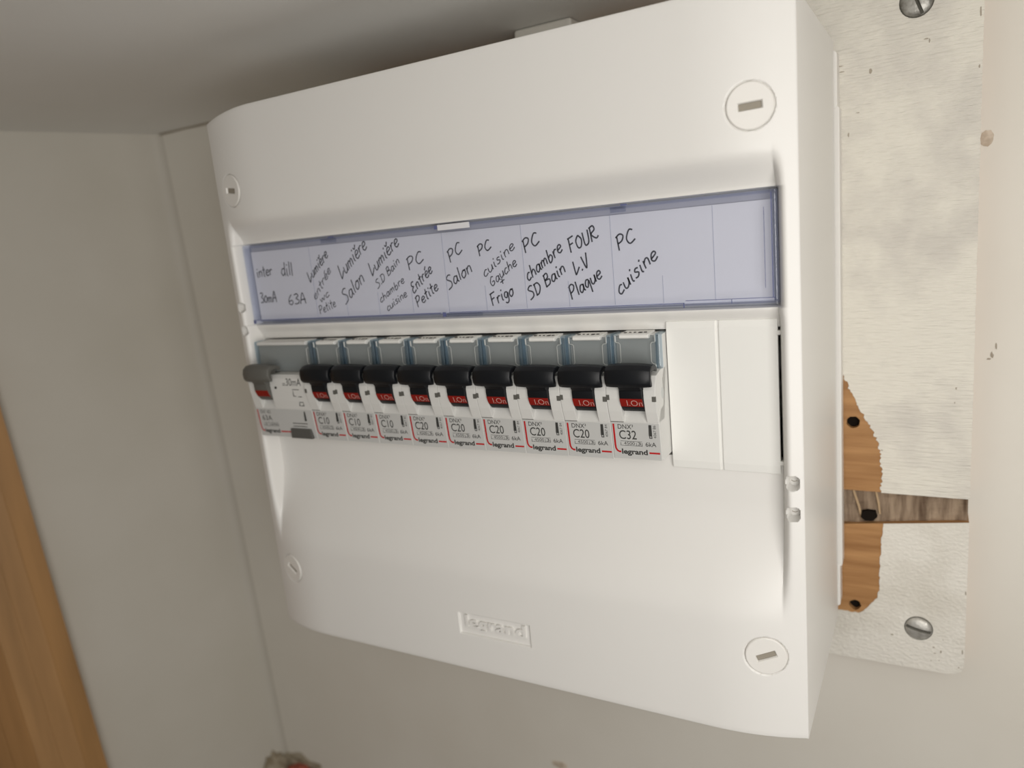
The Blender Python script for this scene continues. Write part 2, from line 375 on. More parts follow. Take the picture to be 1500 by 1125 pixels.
def slotted_screw(x, z, r, ang, material, slotw):
    n = 28; b = MB(bo); prof = [(0.0, -1.7), (0.35, -1.65), (0.7, -1.3), (0.93, -0.75), (1.0, -0.2), (1.0, 0.8)]
    vs = [(x, YB+prof[0][1], z)]
    for rr_, y in prof[1:]:
        vs += [(x+r*rr_*math.cos(2*math.pi*k/n), YB+y, z+r*rr_*math.sin(2*math.pi*k/n)) for k in range(n)]
    fs = [(0, 1+(k+1) % n, 1+k) for k in range(n)]
    for j in range(len(prof)-2):
        fs += [(1+j*n+k, 1+j*n+(k+1) % n, 1+(j+1)*n+(k+1) % n, 1+(j+1)*n+k) for k in range(n)]
    fs.append(tuple(1+(len(prof)-2)*n+k for k in range(n)))
    b.add(vs, fs); me = b.mesh('screw')
    c, s_ = math.cos(ang), math.sin(ang)
    def q(a, w): return (x+a*c-w*s_, z+a*s_+w*c)
    cut = MB(bo); cut.exty([q(-r*1.3, -slotw), q(r*1.3, -slotw), q(r*1.3, slotw), q(-r*1.3, slotw)], YB-4, YB-0.45)
    me = boolean(me, cut.mesh('cut'))
    sc = link('screw', me, material, board, None, True)
    d = MB(bo); d.exty([q(-r*.93, -slotw*.98), q(r*.93, -slotw*.98), q(r*.93, slotw*.98), q(-r*.93, slotw*.98)], YB-0.6, YB-0.3)
    link('screw_slot', d.mesh('screw_slot'), 'screwslot', sc)
    ring = MB(bo); ring.tube([(x+r*1.02*math.cos(2*math.pi*k/n), YB-0.05, z+r*1.02*math.sin(2*math.pi*k/n)) for k in range(n)], 0.22, 6, True)
    link('screw_edge', ring.mesh('screw_edge'), 'screwslot', sc)
slotted_screw(156.9, -127.7, 5.3, math.radians(-12), 'steel', 0.75)
slotted_screw(153.2, 131.0, 5.6, math.radians(112), 'oldsteel', 0.6)

# ------------------------------------------------------------------ cable trunking above the enclosure
tr = empty('cable_trunking', 7, YW, 100, 'short white cable trunking rising from the enclosure to the ceiling', 'trunking')
b = MB((7, YW, 100)); b.exty([(-6.5, 100), (20.5, 100), (20.5, ZC-.2), (-6.5, ZC-.2)], 96, YW-0.2); link('channel', b.mesh('channel', 0.4), 'trunk', tr)
b = MB((7, YW, 100)); b.exty([(-7.2, 100), (21.2, 100), (21.2, ZC-.2), (-7.2, ZC-.2)], 84.5, 97); link('cover_strip', b.mesh('cover_strip', 1.6, 3), 'trunk', tr)

# ------------------------------------------------------------------ the enclosure
P = 17.7; XL = -6.5*P
EO = (0, YB-0.1, -121)
enc = empty('electrical_enclosure', *EO, 'white plastic electrical enclosure with label window and row of breakers', 'fuse box')
# base box against the board
b = MB(EO); yb0, yb1 = 96.5, YB-0.1
b.box(-125.6, 125.6, YB-2.5, yb1, -118, 117.5)
for sx in (-1, 1):
    xw = sorted((sx*119.4, sx*121.6)); b.box(xw[0], xw[1], 60, yb1, -112, 114)
b.box(-119.4, 119.4, 60, yb1, 112, 114); b.box(-119.4, 119.4, 60, yb1, -112, -110)
link('base', b.mesh('base', 0.4, 2), 'base_plastic', enc)
b = MB(EO)
b.exty(rrect(123.0, 126.2, 96, 117.6, 1.4), yb0+1, yb1); b.exty(rrect(123.0, 126.9, -99, 97, 1.2), yb0+1.5, yb1); b.exty(rrect(123.0, 126.0, -118, -98, 1.2), yb0+1, yb1)
link('base_rim', b.mesh('base_rim', 0.3, 2), 'base_plastic', enc)

# cover: one smooth surface with a scooped recess, slot, knob seats, hinge pockets and sunk name plate
HX = 124.0; ZT, ZB_ = 120.0, -121.0
KN = [(-111.6, 90.0), (111.6, 90.0), (-111.6, -90.2), (111.6, -90.2)]; KR = 7.05
SL = (-116.0, 117.2, -23.0, 22.5)          # slot
LG = (-14.2, 20.2, -104.9, -95.0)          # sunk name plate
PK = [(121.0, -28.0, 2.0, 2.3), (121.0, -38.6, 2.0, 2.3), (-120.9, 38.0, 1.7, 2.1), (-120.9, 27.2, 1.7, 2.1)]
def base_y(x):
    a = max(0.0, abs(x)-92.0)/32.0; return 5.5*a**2.15
def zprof(z):
    if z >= 78: return 0
    if z >= 66.4: return 8.3*sstep((78-z)/11.6)
    if z >= 66.0: return 8.3+(66.4-z)/0.4*5
    if z >= 29.6: return 13.3
    if z >= 29.2: return 13.3-(29.6-z)/0.4*5.3
    if z >= 24.0: t = (29.2-z)/5.2; return 8.0+3.6*sstep(t)
    if z >= -38: return 11.8
    if z >= -79: return 11.8*(1-sstep((-38-z)/41.0))
    return 0
def wallm(x):
    t = max(0.0, min(1.0, (abs(x)-117.3)/4.2)); return (1-t)**3
def cover_y(x, z):
    y0 = base_y(x); zp = zprof(z); y = y0+(zp-y0*min(1.0, zp/11.0))*wallm(x)
    for kx, kz in KN:
        d = math.hypot(x-kx, z-kz)
        if d < KR+0.4: y += 0.9*sstep((KR+0.2-d)/0.35)+2.5*sstep((KR-1.4-d)/0.8)
    for px_, pz_, hw, hh in PK:
        e = ((abs(x-px_)/hw)**3.2+(abs(z-pz_)/hh)**3.2)
        if e < 1.35: y += 5.0*sstep((1.2-e)/0.4)
    ix = min(x-LG[0], LG[1]-x); iz = min(z-LG[2], LG[3]-z); i_ = min(ix, iz)
    if i_ > -0.1: y += 1.1*sstep((i_+0.1)/0.45)
    return y
def lines(lo_, hi_, coarse, fine, extra):
    s_ = set(); k = lo_
    n = int(round((hi_-lo_)/coarse))
    for i in range(n+1): s_.add(round(lo_+(hi_-lo_)*i/n, 3))
    for a, c, st in fine:
        n = int(round((c-a)/st))
        for i in range(n+1):
            v = a+(c-a)*i/n
            if lo_ < v < hi_: s_.add(round(v, 3))
    out = sorted(s_); res = [out[0]]
    for v in out[1:]:
        if v-res[-1] > 0.09: res.append(v)
    for e in extra:                                   # exact lines, dropping close neighbours
        res = [v for v in res if abs(v-e) > 0.12 or v in (lo_, hi_)]+[e]
    return sorted(set(res))
xs = lines(-HX, HX, 2.0, [(-124, -103.5, .36), (103.5, 124, .36), (LG[0]-.3, LG[0]+.6, .15), (LG[1]-.6, LG[1]+.3, .15)], [SL[0], SL[1]])
zs = lines(ZB_, ZT, 1.8, [(82, 98, .36), (-98, -82, .36), (65, 67.5, .2), (28.5, 30.2, .15), (24.5, 41, .3), (-42, -25, .3), (LG[2]-.3, LG[2]+.6, .15), (LG[3]-.6, LG[3]+.3, .15)], [SL[2], SL[3]])
def zlift(x, z):
    a = max(0.0, abs(x)-92.0)/32.0
    return 3.0*(1-min(1.0, a**1.6))*sstep((z-96)/24.0) if z > 96 else 0
V = []; F = []; NX, NZ = len(xs), len(zs)
for x in xs:
    for z in zs: V.append((x, cover_y(x, z), z+zlift(x, z)))
def inside(i, j): return SL[0]-.01 <= xs[i] and xs[i+1] <= SL[1]+.01 and SL[2]-.01 <= zs[j] and zs[j+1] <= SL[3]+.01
for i in range(NX-1):
    for j in range(NZ-1):
        if not inside(i, j): F.append((i*NZ+j, (i+1)*NZ+j, (i+1)*NZ+j+1, i*NZ+j+1))
# outer skirt
loop = [(i, 0) for i in range(NX)]+[(NX-1, j) for j in range(1, NZ)]+[(i, NZ-1) for i in range(NX-2, -1, -1)]+[(0, j) for j in range(NZ-2, 0, -1)]
prev = [i*NZ+j for i, j in loop]
def outn(i, j):
    return ((1 if i == NX-1 else -1 if i == 0 else 0), (1 if j == NZ-1 else -1 if j == 0 else 0))
for dout, dy, yabs in ((0.28, 0.10, None), (0.48, 0.35, None), (0.55, 0.8, None), (0.75, None, 45), (1.0, None, 97.0), (-1.2, None, 97.0), (-1.6, None, 20.0)):
    cur = []
    for (i, j) in loop:
        bx, by, bz = V[i*NZ+j]; nx_, nz_ = outn(i, j)
        y = by+dy if dy is not None else yabs
        V.append((bx+nx_*dout, y, bz+nz_*dout)); cur.append(len(V)-1)
    n = len(loop)
    for k in range(n): F.append((prev[k], cur[k], cur[(k+1) % n], prev[(k+1) % n]))
    prev = cur
# slot lips
i0 = xs.index(SL[0]); i1 = xs.index(SL[1]); j0 = zs.index(SL[2]); j1 = zs.index(SL[3])
loop = [(i, j0) for i in range(i0, i1+1)]+[(i1, j) for j in range(j0+1, j1+1)]+[(i, j1) for i in range(i1-1, i0-1, -1)]+[(i0, j) for j in range(j1-1, j0, -1)]
prev = [i*NZ+j for i, j in loop]; cur = []
for i, j in loop:
    x, y, z = V[i*NZ+j]; V.append((x, y+5.0, z)); cur.append(len(V)-1)
n = len(loop)
for k in range(n): F.append((prev[k], prev[(k+1) % n], cur[(k+1) % n], cur[k]))
me = mesh('cover', [(x-EO[0], y-EO[1], z-EO[2]) for x, y, z in V], F)
bm = bmesh.new(); bm.from_mesh(me); bmesh.ops.recalc_face_normals(bm, faces=bm.faces)
if sum(f.normal.y*f.calc_area() for f in bm.faces if abs(f.normal.y) > .5 and f.calc_center_median().y < (20-EO[1])*S) > 0:
    bmesh.ops.reverse_faces(bm, faces=bm.faces)
bm.to_mesh(me); bm.free()
cover = link('cover', me, 'plastic', enc, None, True)
# dark lining behind the slot: the hidden mounting rail
b = MB(EO); b.box(-120, 120, 50, 51, -17.5, 17.5); b.box(-120, 120, 51, 58, -13, 13); b.box(-118, -110, 57, 103.5, -8, 8); b.box(110, 118, 57, 103.5, -8, 8)
link('mounting_rail', b.mesh('rail', 0.3, 1), 'oldsteel', enc)

# raised lettering in the sunk plate
tm = text_mesh('legrand', LG[0]+3.2, LG[1]-2.4, LG[2]+1.6, LG[3]-1.0, lambda z: 1.12, off=0.014, depth=0.95)
for v in tm.vertices: v.co -= Vector((EO[0]*S, EO[1]*S, EO[2]*S))
link('raised_lettering', tm, 'plastic', cover)

for px_, pz_, hw, hh in PK[:2]:
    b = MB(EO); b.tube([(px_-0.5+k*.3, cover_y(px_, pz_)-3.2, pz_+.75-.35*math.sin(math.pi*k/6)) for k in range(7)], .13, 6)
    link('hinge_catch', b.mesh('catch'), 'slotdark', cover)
# quarter-turn knobs
for (kx, kz), ang in zip(KN, (-8, 3, -28, 22)):
    n = 40; b = MB((0, 0, 0)); prof = [(KR-0.14, 1.6), (KR-0.14, -0.45), (KR-0.3, -0.72), (KR-0.55, -0.85), (KR-1.5, -0.85)]
    vs = []
    for r_, y in prof: vs += [(r_*math.cos(2*math.pi*k/n), y, r_*math.sin(2*math.pi*k/n)) for k in range(n)]
    fs = [tuple(range(n)), tuple(range(len(prof)*n-1, (len(prof)-1)*n-1, -1))]
    for j in range(len(prof)-1): fs += [(j*n+k, j*n+(k+1) % n, (j+1)*n+(k+1) % n, (j+1)*n+k) for k in range(n)]
    b.add(vs, fs); me = b.mesh('knob')
    c = MB((0, 0, 0)); c.exty(rrect(-3.3, 3.3, -1.0, 1.0, .15, 1), -3, 0.9); me = boolean(me, c.mesh('cut'))
    c = MB((0, 0, 0)); c.add([(-3.9, -1.2, -1.5), (3.9, -1.2, -1.5), (3.9, -1.2, 1.5), (-3.9, -1.2, 1.5), (-3.2, -0.2, -0.9), (3.2, -0.2, -0.9), (3.2, -0.2, 0.9), (-3.2, -0.2, 0.9)],
          [(0, 1, 2, 3), (7, 6, 5, 4), (0, 4, 5, 1), (1, 5, 6, 2), (2, 6, 7, 3), (3, 7, 4, 0)])
    me2 = boolean(me, c.mesh('cut'))
    k_ = link('cover_knob', me2, 'knob', enc)
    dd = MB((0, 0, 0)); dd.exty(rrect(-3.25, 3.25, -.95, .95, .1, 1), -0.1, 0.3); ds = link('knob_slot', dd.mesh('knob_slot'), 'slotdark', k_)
    slope = math.atan((base_y(abs(kx)+2)-base_y(abs(kx)-2))/4.0)*(1 if kx > 0 else -1)
    k_.location = ((kx-EO[0])*S, (base_y(kx)+0.75-EO[1])*S, (kz-EO[2])*S)
    k_.rotation_euler = (0, -math.radians(ang), slope)

# ---- label holder window
LHX = 117.3; LZ0, LZ1 = 29.9, 65.8
b = MB(EO); b.box(-LHX+1.2, LHX-1.6, 11.6, 11.9, 31.0, 62.7); paper = None
holder = link('label_holder', MB.mesh((lambda q: (q.box(-LHX, LHX, 12.2, 13.0, LZ0+.3, LZ1-.2), q)[1])(MB(EO)), 'holder_back'), 'holderback', enc)
paper = link('paper_strip', b.mesh('paper'), 'paper', holder)
b = MB(EO); b.box(-LHX+1.0, LHX-1.0, 8.4, 9.1, LZ0+1.4, LZ1-1.2); link('window', b.mesh('window', .15, 1), 'clearwin', holder)
b = MB(EO)
b.box(-LHX, LHX, 8.0, 12.1, LZ1-1.2, LZ1); link('window_rail', b.mesh('rail_t', .3, 2), 'clearrail', holder)
b = MB(EO); b.box(-LHX, LHX, 7.9, 12.1, LZ0, LZ0+1.5); link('window_rail', b.mesh('rail_b', .3, 2), 'clearrail', holder)
b = MB(EO); b.box(-LHX, -LHX+1.1, 8.0, 12.1, LZ0+1.5, LZ1-1.2); link('window_rail', b.mesh('rail_l', .3, 2), 'clearrail', holder)
b = MB(EO); b.box(LHX-1.1, LHX, 8.0, 12.1, LZ0+1.5, LZ1-1.2); link('window_rail', b.mesh('rail_r', .3, 2), 'clearrail', holder)
# thin saturated edge lines and clip tabs of the window
def ebar(x0, x1, z0, z1, y0=7.75, y1=8.05, m_='deepblue', nm='edge_line'):
    b = MB(EO); b.box(x0, x1, y0, y1, z0, z1); link(nm, b.mesh(nm), m_, holder)
ebar(-9.6, -8.3, LZ1-1.6, LZ1-.2); ebar(-10.0, -8.6, LZ0+.1, LZ0+1.9); ebar(-117.2, -115.9, LZ0, LZ0+1.7)
ebar(-64.5, -61.5, LZ1-.4, LZ1+.05); ebar(67.3, 69.5, LZ1-.3, LZ1+.15)
ebar(-115.5, -11, LZ0+1.5, LZ0+1.78); ebar(-7, 87.5, LZ0+1.65, LZ0+1.85); ebar(88, 117, LZ0+2.4, LZ0+2.6)
ebar(87.2, 87.5, LZ0+.2, LZ0+1.8); ebar(103, 103.2, LZ0+1.0, LZ0+2.5)
ebar(115.9, 116.15, LZ0+2.5, LZ1-1.0)
ebar(113.6, 113.75, 35.5, 60.5, 8.2, 8.4)
ebar(-69.0, -60.5, LZ1-2.4, LZ1-.5, 7.8, 8.3, 'clearrail', 'clip_tab'); ebar(63.4, 68.9, LZ1-2.4, LZ1-.5, 7.8, 8.3, 'clearrail', 'clip_tab')
ebar(-8.0, 6.4, LZ1-2.2, LZ1-.1, 7.7, 8.3, 'paper', 'clip_tab'); ebar(-104.5, -88, LZ0+.1, LZ0+1.2, 7.6, 8.0, 'clearrail', 'clip_tab'); ebar(-8.5, 8.4, LZ0+.1, LZ0+1.4, 7.6, 8.0, 'clearrail', 'clip_tab')
# pale ruled divisions on the paper strip
for k in (2, 3, 4, 5, 6, 7, 8, 9, 10, 11, 12):
    x = XL+k*P-0.3; full = k in (2, 6, 8, 10, 12)
    b = MB(EO); b.box(x-.08, x+.08, 11.5, 11.65, 31.6, 62.6 if full else 41.0); link('rule_line', b.mesh('rule'), 'rule', holder)

# ---- handwriting: a small set of pen strokes per letter (x, y with cap height 1)
G = {
 'i': (.28, [[(.1, .55), (.1, .1), (.2, .0)], [(.10, .76), (.16, .86)]]), 'n': (.5, [[(.06, .55), (.08, .0)], [(.08, .38), (.22, .55), (.36, .45), (.38, .0)]]),
 't': (.38, [[(.18, 1.0), (.16, .1), (.28, .0)], [(.0, .62), (.34, .66)]]), 'e': (.46, [[(.04, .28), (.36, .36), (.3, .56), (.12, .52), (.04, .2), (.2, .0), (.42, .1)]]),
 'r': (.4, [[(.06, .55), (.08, .0)], [(.08, .36), (.2, .55), (.36, .5)]]), 'd': (.52, [[(.38, .5), (.16, .5), (.04, .2), (.2, .0), (.38, .22)], [(.42, 1.0), (.38, .3), (.44, .0)]]),
 'l': (.24, [[(.1, 1.0), (.1, .0)]]), '3': (.5, [[(.06, .9), (.3, 1.0), (.4, .78), (.2, .55), (.42, .35), (.34, .05), (.04, .05)]]),
 '0': (.5, [[(.24, .6), (.06, .4), (.08, .08), (.28, .0), (.42, .25), (.36, .58), (.22, .62)]]), 'm': (.66, [[(.04, .5), (.06, .0)], [(.06, .36), (.18, .52), (.28, .4), (.28, .0)], [(.28, .36), (.42, .52), (.52, .4), (.52, .0)]]),
 'A': (.6, [[(.02, .0), (.22, .95), (.34, .95), (.48, .0)], [(.08, .4), (.5, .44)]]), '6': (.5, [[(.34, 1.0), (.1, .6), (.06, .15), (.24, .0), (.4, .2), (.3, .42), (.08, .3)]]),
 'L': (.5, [[(.08, 1.0), (.06, .05), (.14, .0), (.44, .34)]]), 'u': (.5, [[(.04, .52), (.06, .1), (.2, .0), (.36, .2), (.38, .54)], [(.38, .54), (.4, .0)]]),
 'w': (.62, [[(.02, .52), (.12, .02), (.28, .42), (.38, .02), (.56, .56)]]), 'c': (.42, [[(.36, .48), (.2, .54), (.04, .25), (.14, .0), (.38, .1)]]),
 'P': (.56, [[(.1, .95), (.06, .0)], [(.02, .9), (.28, 1.0), (.46, .8), (.34, .52), (.08, .45)]]), 'S': (.56, [[(.48, .9), (.28, 1.0), (.1, .8), (.4, .42), (.36, .08), (.04, .0)]]),
 'a': (.5, [[(.36, .48), (.16, .52), (.04, .2), (.16, .0), (.34, .2), (.38, .52), (.38, .1), (.48, .0)]]), 'o': (.46, [[(.2, .54), (.04, .3), (.14, .0), (.34, .14), (.36, .44), (.2, .54), (.42, .5)]]),
 'D': (.6, [[(.1, .95), (.1, .0)], [(.02, .9), (.36, .86), (.5, .45), (.3, .05), (.04, .02)]]), 'B': (.58, [[(.1, .95), (.08, .0)], [(.04, .92), (.34, .96), (.36, .62), (.1, .52), (.46, .4), (.4, .06), (.04, .02)]]),
 'h': (.5, [[(.1, 1.0), (.06, .0)], [(.07, .34), (.24, .52), (.36, .4), (.38, .0)]]), 'b': (.5, [[(.1, 1.0), (.08, .05), (.26, .0), (.4, .25), (.28, .48), (.1, .36)]]),
 's': (.4, [[(.34, .48), (.18, .55), (.1, .4), (.3, .2), (.2, .0), (.02, .04)]]), 'C': (.6, [[(.5, .78), (.3, .9), (.06, .45), (.2, .03), (.54, .14)]]),
 'E': (.52, [[(.44, .9), (.2, .98), (.1, .7), (.3, .54), (.08, .4), (.12, .02), (.46, .1)]]), 'F': (.56, [[(.1, .95), (.1, .0)], [(.02, .95), (.5, 1.0)], [(.1, .52), (.4, .56)]]),
 'O': (.62, [[(.3, .85), (.08, .55), (.16, .08), (.4, .06), (.52, .5), (.3, .86)]]), 'U': (.58, [[(.06, .9), (.1, .1), (.28, .0), (.44, .2), (.48, .92)]]),
 'R': (.66, [[(.1, .95), (.08, .0)], [(.02, .92), (.34, .98), (.42, .7), (.12, .5), (.44, .12), (.64, .22)]]), 'G': (.6, [[(.46, .8), (.26, .9), (.06, .45), (.18, .04), (.42, .12), (.42, .4), (.24, .38)]]),
 'g': (.48, [[(.36, .46), (.14, .5), (.06, .2), (.24, .06), (.38, .42), (.36, -.2), (.2, -.36), (.04, -.24)]]), 'V': (.56, [[(.04, .95), (.2, .0), (.3, .1), (.46, 1.0)]]),
 'q': (.5, [[(.38, .46), (.16, .52), (.04, .2), (.2, .02), (.38, .4), (.42, -.5)]]), '.': (.2, [[(.06, .0), (.14, .1)]]), '+': (.5, [[(.04, .4), (.46, .44)], [(.26, .7), (.24, .12)]]), ' ': (.3, []),
}
G['è'] = (.46, G['e'][1]+[[(.02, .92), (.14, .74), (.3, .98)]]); G['é'] = (.46, G['e'][1]+[[(.14, .74), (.34, .96)]])
def spline(pts, n=5):
    if len(pts) < 3: return pts
    out = []
    for i in range(len(pts)-1):
        p0 = pts[max(i-1, 0)]; p1 = pts[i]; p2 = pts[i+1]; p3 = pts[min(i+2, len(pts)-1)]
        for k in range(n):
            t = k/n
            out.append(tuple(.5*((2*p1[a])+(-p0[a]+p2[a])*t+(2*p0[a]-5*p1[a]+4*p2[a]-p3[a])*t*t+(-p0[a]+3*p1[a]-3*p2[a]+p3[a])*t**3) for a in (0, 1)))
    return out+[pts[-1]]
WORDS = [("inter",-114.4,51.1,-104.0,51.7,4.6),("dill",-98.7,51.3,-91.2,50.6,6.1),("30mA",-114.7,39.3,-103.8,39.1,4.7),("63A",-96.9,37.6,-85.4,38.0,4.6),
("Lumière",-81.9,47.0,-69.0,57.9,4.5),("entrée",-80.3,38.8,-68.6,51.4,3.6),("wc",-77.2,37.7,-71.4,40.8,3.3),("Petite",-78.6,32.6,-68.4,35.9,3.6),
("Lumière",-63.4,47.8,-46.9,60.0,5.8),("Salon",-63.2,36.3,-50.3,46.3,5.9),("Lumière",-46.4,47.8,-30.0,60.1,5.3),("S.D Bain",-44.3,42.2,-30.8,52.7,3.4),("chambre",-43.5,36.4,-29.6,44.6,3.2),("cuisine",-40.4,32.8,-29.1,38.9,3.2),
("PC",-26.9,48.9,-18.4,52.7,4.9),("Entrée",-25.9,39.1,-15.1,48.2,4.4),("Petite",-24.6,33.7,-13.1,41.0,4.2),("PC",-6.5,50.9,0.4,54.9,4.7),("Salon",-8.6,40.2,3.9,47.1,5.1),
("PC",7.3,52.3,13.5,55.2,4.1),("cuisine",8.8,44.1,23.5,54.5,3.9),("Gauche",11.4,40.3,23.7,48.4,3.7),("+",15.7,40.4,17.9,41.6,3.6),("Frigo",10.9,32.9,21.3,37.2,4.8),
("PC",27.3,52.0,34.2,55.7,4.9),("chambre",27.6,41.6,43.0,52.1,4.8),("SD Bain",27.8,34.4,43.7,44.7,4.6),("FOUR",45.6,50.9,57.3,55.3,5.3),("L.V",47.1,43.0,53.2,46.5,4.6),("Plaque",44.9,33.9,57.6,41.9,5.0),
("PC",64.1,50.3,71.0,53.5,5.1),("cuisine",63.5,34.9,78.4,47.4,5.2)]
rr = random.Random(3)
for w, x0, z0, x1, z1, H in WORDS:
    tot = sum(G[c][0] for c in w); L = math.hypot(x1-x0, z1-z0); ux, uz = (x1-x0)/L, (z1-z0)/L
    sx = L/tot                                     # mm per letter unit along the baseline
    px_, pz_ = -uz*0.45, ux*0.45+0.55              # between square to the baseline and upright
    q = math.hypot(px_, pz_); px_, pz_ = px_/q, pz_/q
    b = MB(EO); cx = 0; wd = (0.25 if H > 4 else 0.19)+0.03*sstep((x0+20)/60)
    for c in w:
        adv, strokes = G[c]
        wob = rr.uniform(-.04, .04)
        for st in strokes:
            pts = [(x0+ux*(cx+a)*sx+px_*(bq+wob)*H, z0+uz*(cx+a)*sx+pz_*(bq+wob)*H) for a, bq in spline(st)]
            n = len(pts); vs = []
            for i in range(n):
                a0 = pts[max(i-1, 0)]; a1 = pts[min(i+1, n-1)]; dx, dz = a1[0]-a0[0], a1[1]-a0[1]; l_ = math.hypot(dx, dz) or 1
                nx_, nz_ = -dz/l_*wd, dx/l_*wd
                vs += [(pts[i][0]+nx_, 11.52, pts[i][1]+nz_), (pts[i][0]-nx_, 11.52, pts[i][1]-nz_)]
            b.add(vs, [(2*i, 2*i+1, 2*i+3, 2*i+2) for i in range(n-1)])
        cx += adv
    link('handwritten_word', b.mesh('word'), 'pencil', holder)

# ------------------------------------------------------------------ breakers
WB = 17.6
def yface(z):                                      # printed face, leaning slightly
    return -1.3+(-8.2-z)/13.8*1.3
def yf2(z): return yface(z)
def outline_box(b, u0, u1, z0, z1, t, yf):
    for a in ((u0, u1, z0, z0+t), (u0, u1, z1-t, z1), (u0, u0+t, z0, z1), (u1-t, u1, z0, z1)):
        y0 = yf((a[2]+a[3])/2); b.box(a[0], a[1], y0-.07, y0+.05, a[2], a[3])
def flatten(me): return me
SH = {}
def breaker_meshes():
    # body
    b = MB()
    b.extx([(46, 21.2), (7.0, 21.2), (6.6, 20.8), (6.6, 9.2), (4.5, 6), (4.5, -3.0), (1.2, -3.8), (-1.15, -8.1), (-1.3, -8.2), (0, -22), (46, -22)], .05, WB)
    ch = [(9, 9.6), (3.6, 9.6), (-1.4, 8.4), (-2.8, 6), (-3.7, 3.6), (-3.6, 0.6), (-2.6, -4.2), (-1.35, -8.15), (5, -8.15)]
    b.extx(ch, .05, 5.0); b.extx(ch, 13.4, WB)
    SH['body'] = b.mesh('breaker_body', 0.22, 2, 30)
    b = MB(); b.box(.15, 4.9, -1.42, -1.0, -8.32, -8.12); SH['seam'] = b.mesh('seam')
    b = MB(); b.extx([(yface(-8.4)-.035, -8.4), (yface(-21.85)-.035, -21.85), (yface(-21.85)+.3, -21.85), (yface(-8.4)+.3, -8.4)], .2, WB-.15); SH['face'] = b.mesh('printed_face')
    # lugs: small square recesses shown as dark inserts at both sides of the cheeks
    b = MB(); b.box(-.01, 1.15, -3.75, -3.0, .1, 1.9); SH['notchL'] = b.mesh('notch')
    b = MB(); b.box(WB-1.25, WB+.01, -3.72, -3.0, -.2, 1.6); SH['notchR'] = b.mesh('notch')
    # label window group
    b = MB(); b.extx([(6.7, 20.9), (5.6, 20.6), (5.3, 9.6), (6.7, 9.4)], 1.2, 16.4); SH['plate'] = b.mesh('plate', .1, 1)
    b = MB(); b.extx([(12, 21.9), (4.6, 21.7), (3.9, 21.3), (3.8, 20.4), (4.4, 20.0), (12, 20.0)], 3.1, 13.6); SH['tab'] = b.mesh('tab', .25, 2)
    for nm, u0, u1 in (('ribL', .08, 1.5), ('ribR', 16.1, WB-.02)):
        b = MB(); b.extx([(10.5, 21.9), (4.2, 21.9), (3.8, 21.5), (3.7, 10.8), (4.6, 8.9), (6.8, 8.6), (10.5, 9.6)], u0, u1)
        SH[nm] = b.mesh('window_rib', .25, 2)
    b = MB(); b.box(1.5, 16.1, 4.2, 4.6, 9.8, 20.3); SH['pane'] = b.mesh('pane')
    for s_ in (0, 1):
        b = MB(); f = (lambda u: u) if not s_ else (lambda u: WB-u)
        b.tube([(f(1.6), 4.15, 18.9), (f(2.9), 4.15, 18.7), (f(3.3), 4.15, 18.1), (f(3.3), 4.15, 12.0), (f(2.6), 4.15, 11.3), (f(1.6), 4.15, 11.1)], .12, 5)
        b.tube([(f(1.6), 4.1, 21.2), (f(1.6), 4.1, 19.1)], .32, 5); b.tube([(f(1.7), 4.1, 11.0), (f(1.9), 4.1, 9.4)], .28, 5)
        SH['clip%d' % s_] = b.mesh('clip_edge')
    # toggle: curved hollow bar on a drum
    b = MB(); us = [.75, 1.3, 2.4, 4.5, 8.8, 13.1, 15.2, 16.3, 16.9]
    outer = [(1.0, 11.6), (-2.6, 12.9), (-5.2, 12.7), (-7.0, 11.4), (-7.7, 9.0), (-7.4, 6.6), (-6.4, 5.2), (-5.3, 5.1)]
    inner = [(-5.2, 6.3), (-6.0, 8.6), (-5.2, 10.4), (-2.4, 10.9), (1.0, 9.6)]
    pr = outer+inner; n = len(pr); vs = []
    for u in us:
        d = abs(u-8.8)/8.1; k = 1-.10*d**4; dy = 1.0*d**2.6
        for y, z in pr: vs.append((u, (y-(-3))*k-3+dy, (z-8.5)*k+8.5-.35*d*d))
    fs = [tuple(range(n-1, -1, -1)), tuple((len(us)-1)*n+i for i in range(n))]
    for i in range(len(us)-1): fs += [(i*n+k, i*n+(k+1) % n, (i+1)*n+(k+1) % n, (i+1)*n+k) for k in range(n)]
    b.add(vs, fs)
    dr = [(4.6+9.4*math.cos(math.radians(a)), 3.0+9.4*math.sin(math.radians(a))) for a in range(150, 231, 8)]+[(5, -3), (5, 8)]
    b.extx(dr, 5.15, 13.25)
    b.extx([(-6.0, 9.5), (-6.2, 5.6), (-4.6, 3.4), (2, 3.4), (2, 10.5)], 5.3, 13.1)
    SH['handle'] = b.mesh('handle', .25, 2, 28)
    b = MB(); arc = [math.radians(a) for a in range(193, 217, 4)]
    pr = [(4.6+9.47*math.cos(a), 3.0+9.47*math.sin(a)) for a in arc]+[(4.6+9.0*math.cos(a), 3.0+9.0*math.sin(a)) for a in reversed(arc)]
    b.extx(pr, 5.2, 13.2); SH['flag'] = b.mesh('flag')
    def yd(z):
        return 4.6-math.sqrt(max(0.1, 9.5**2-(z-3.0)**2))
    SH['on'] = text_mesh('I.On', 7.6, 13.1, -1.75, .35, yd, off=-0.012)
    # print
    b = MB()
    for (u0, z0, u1, z1) in ():
        pass
    pts = [(.95, -9.0), (.95, -16.8), (1.05, -18.1), (1.5, -18.95), (2.2, -19.35), (2.9, -19.35)]
    w_ = .34; vs = []
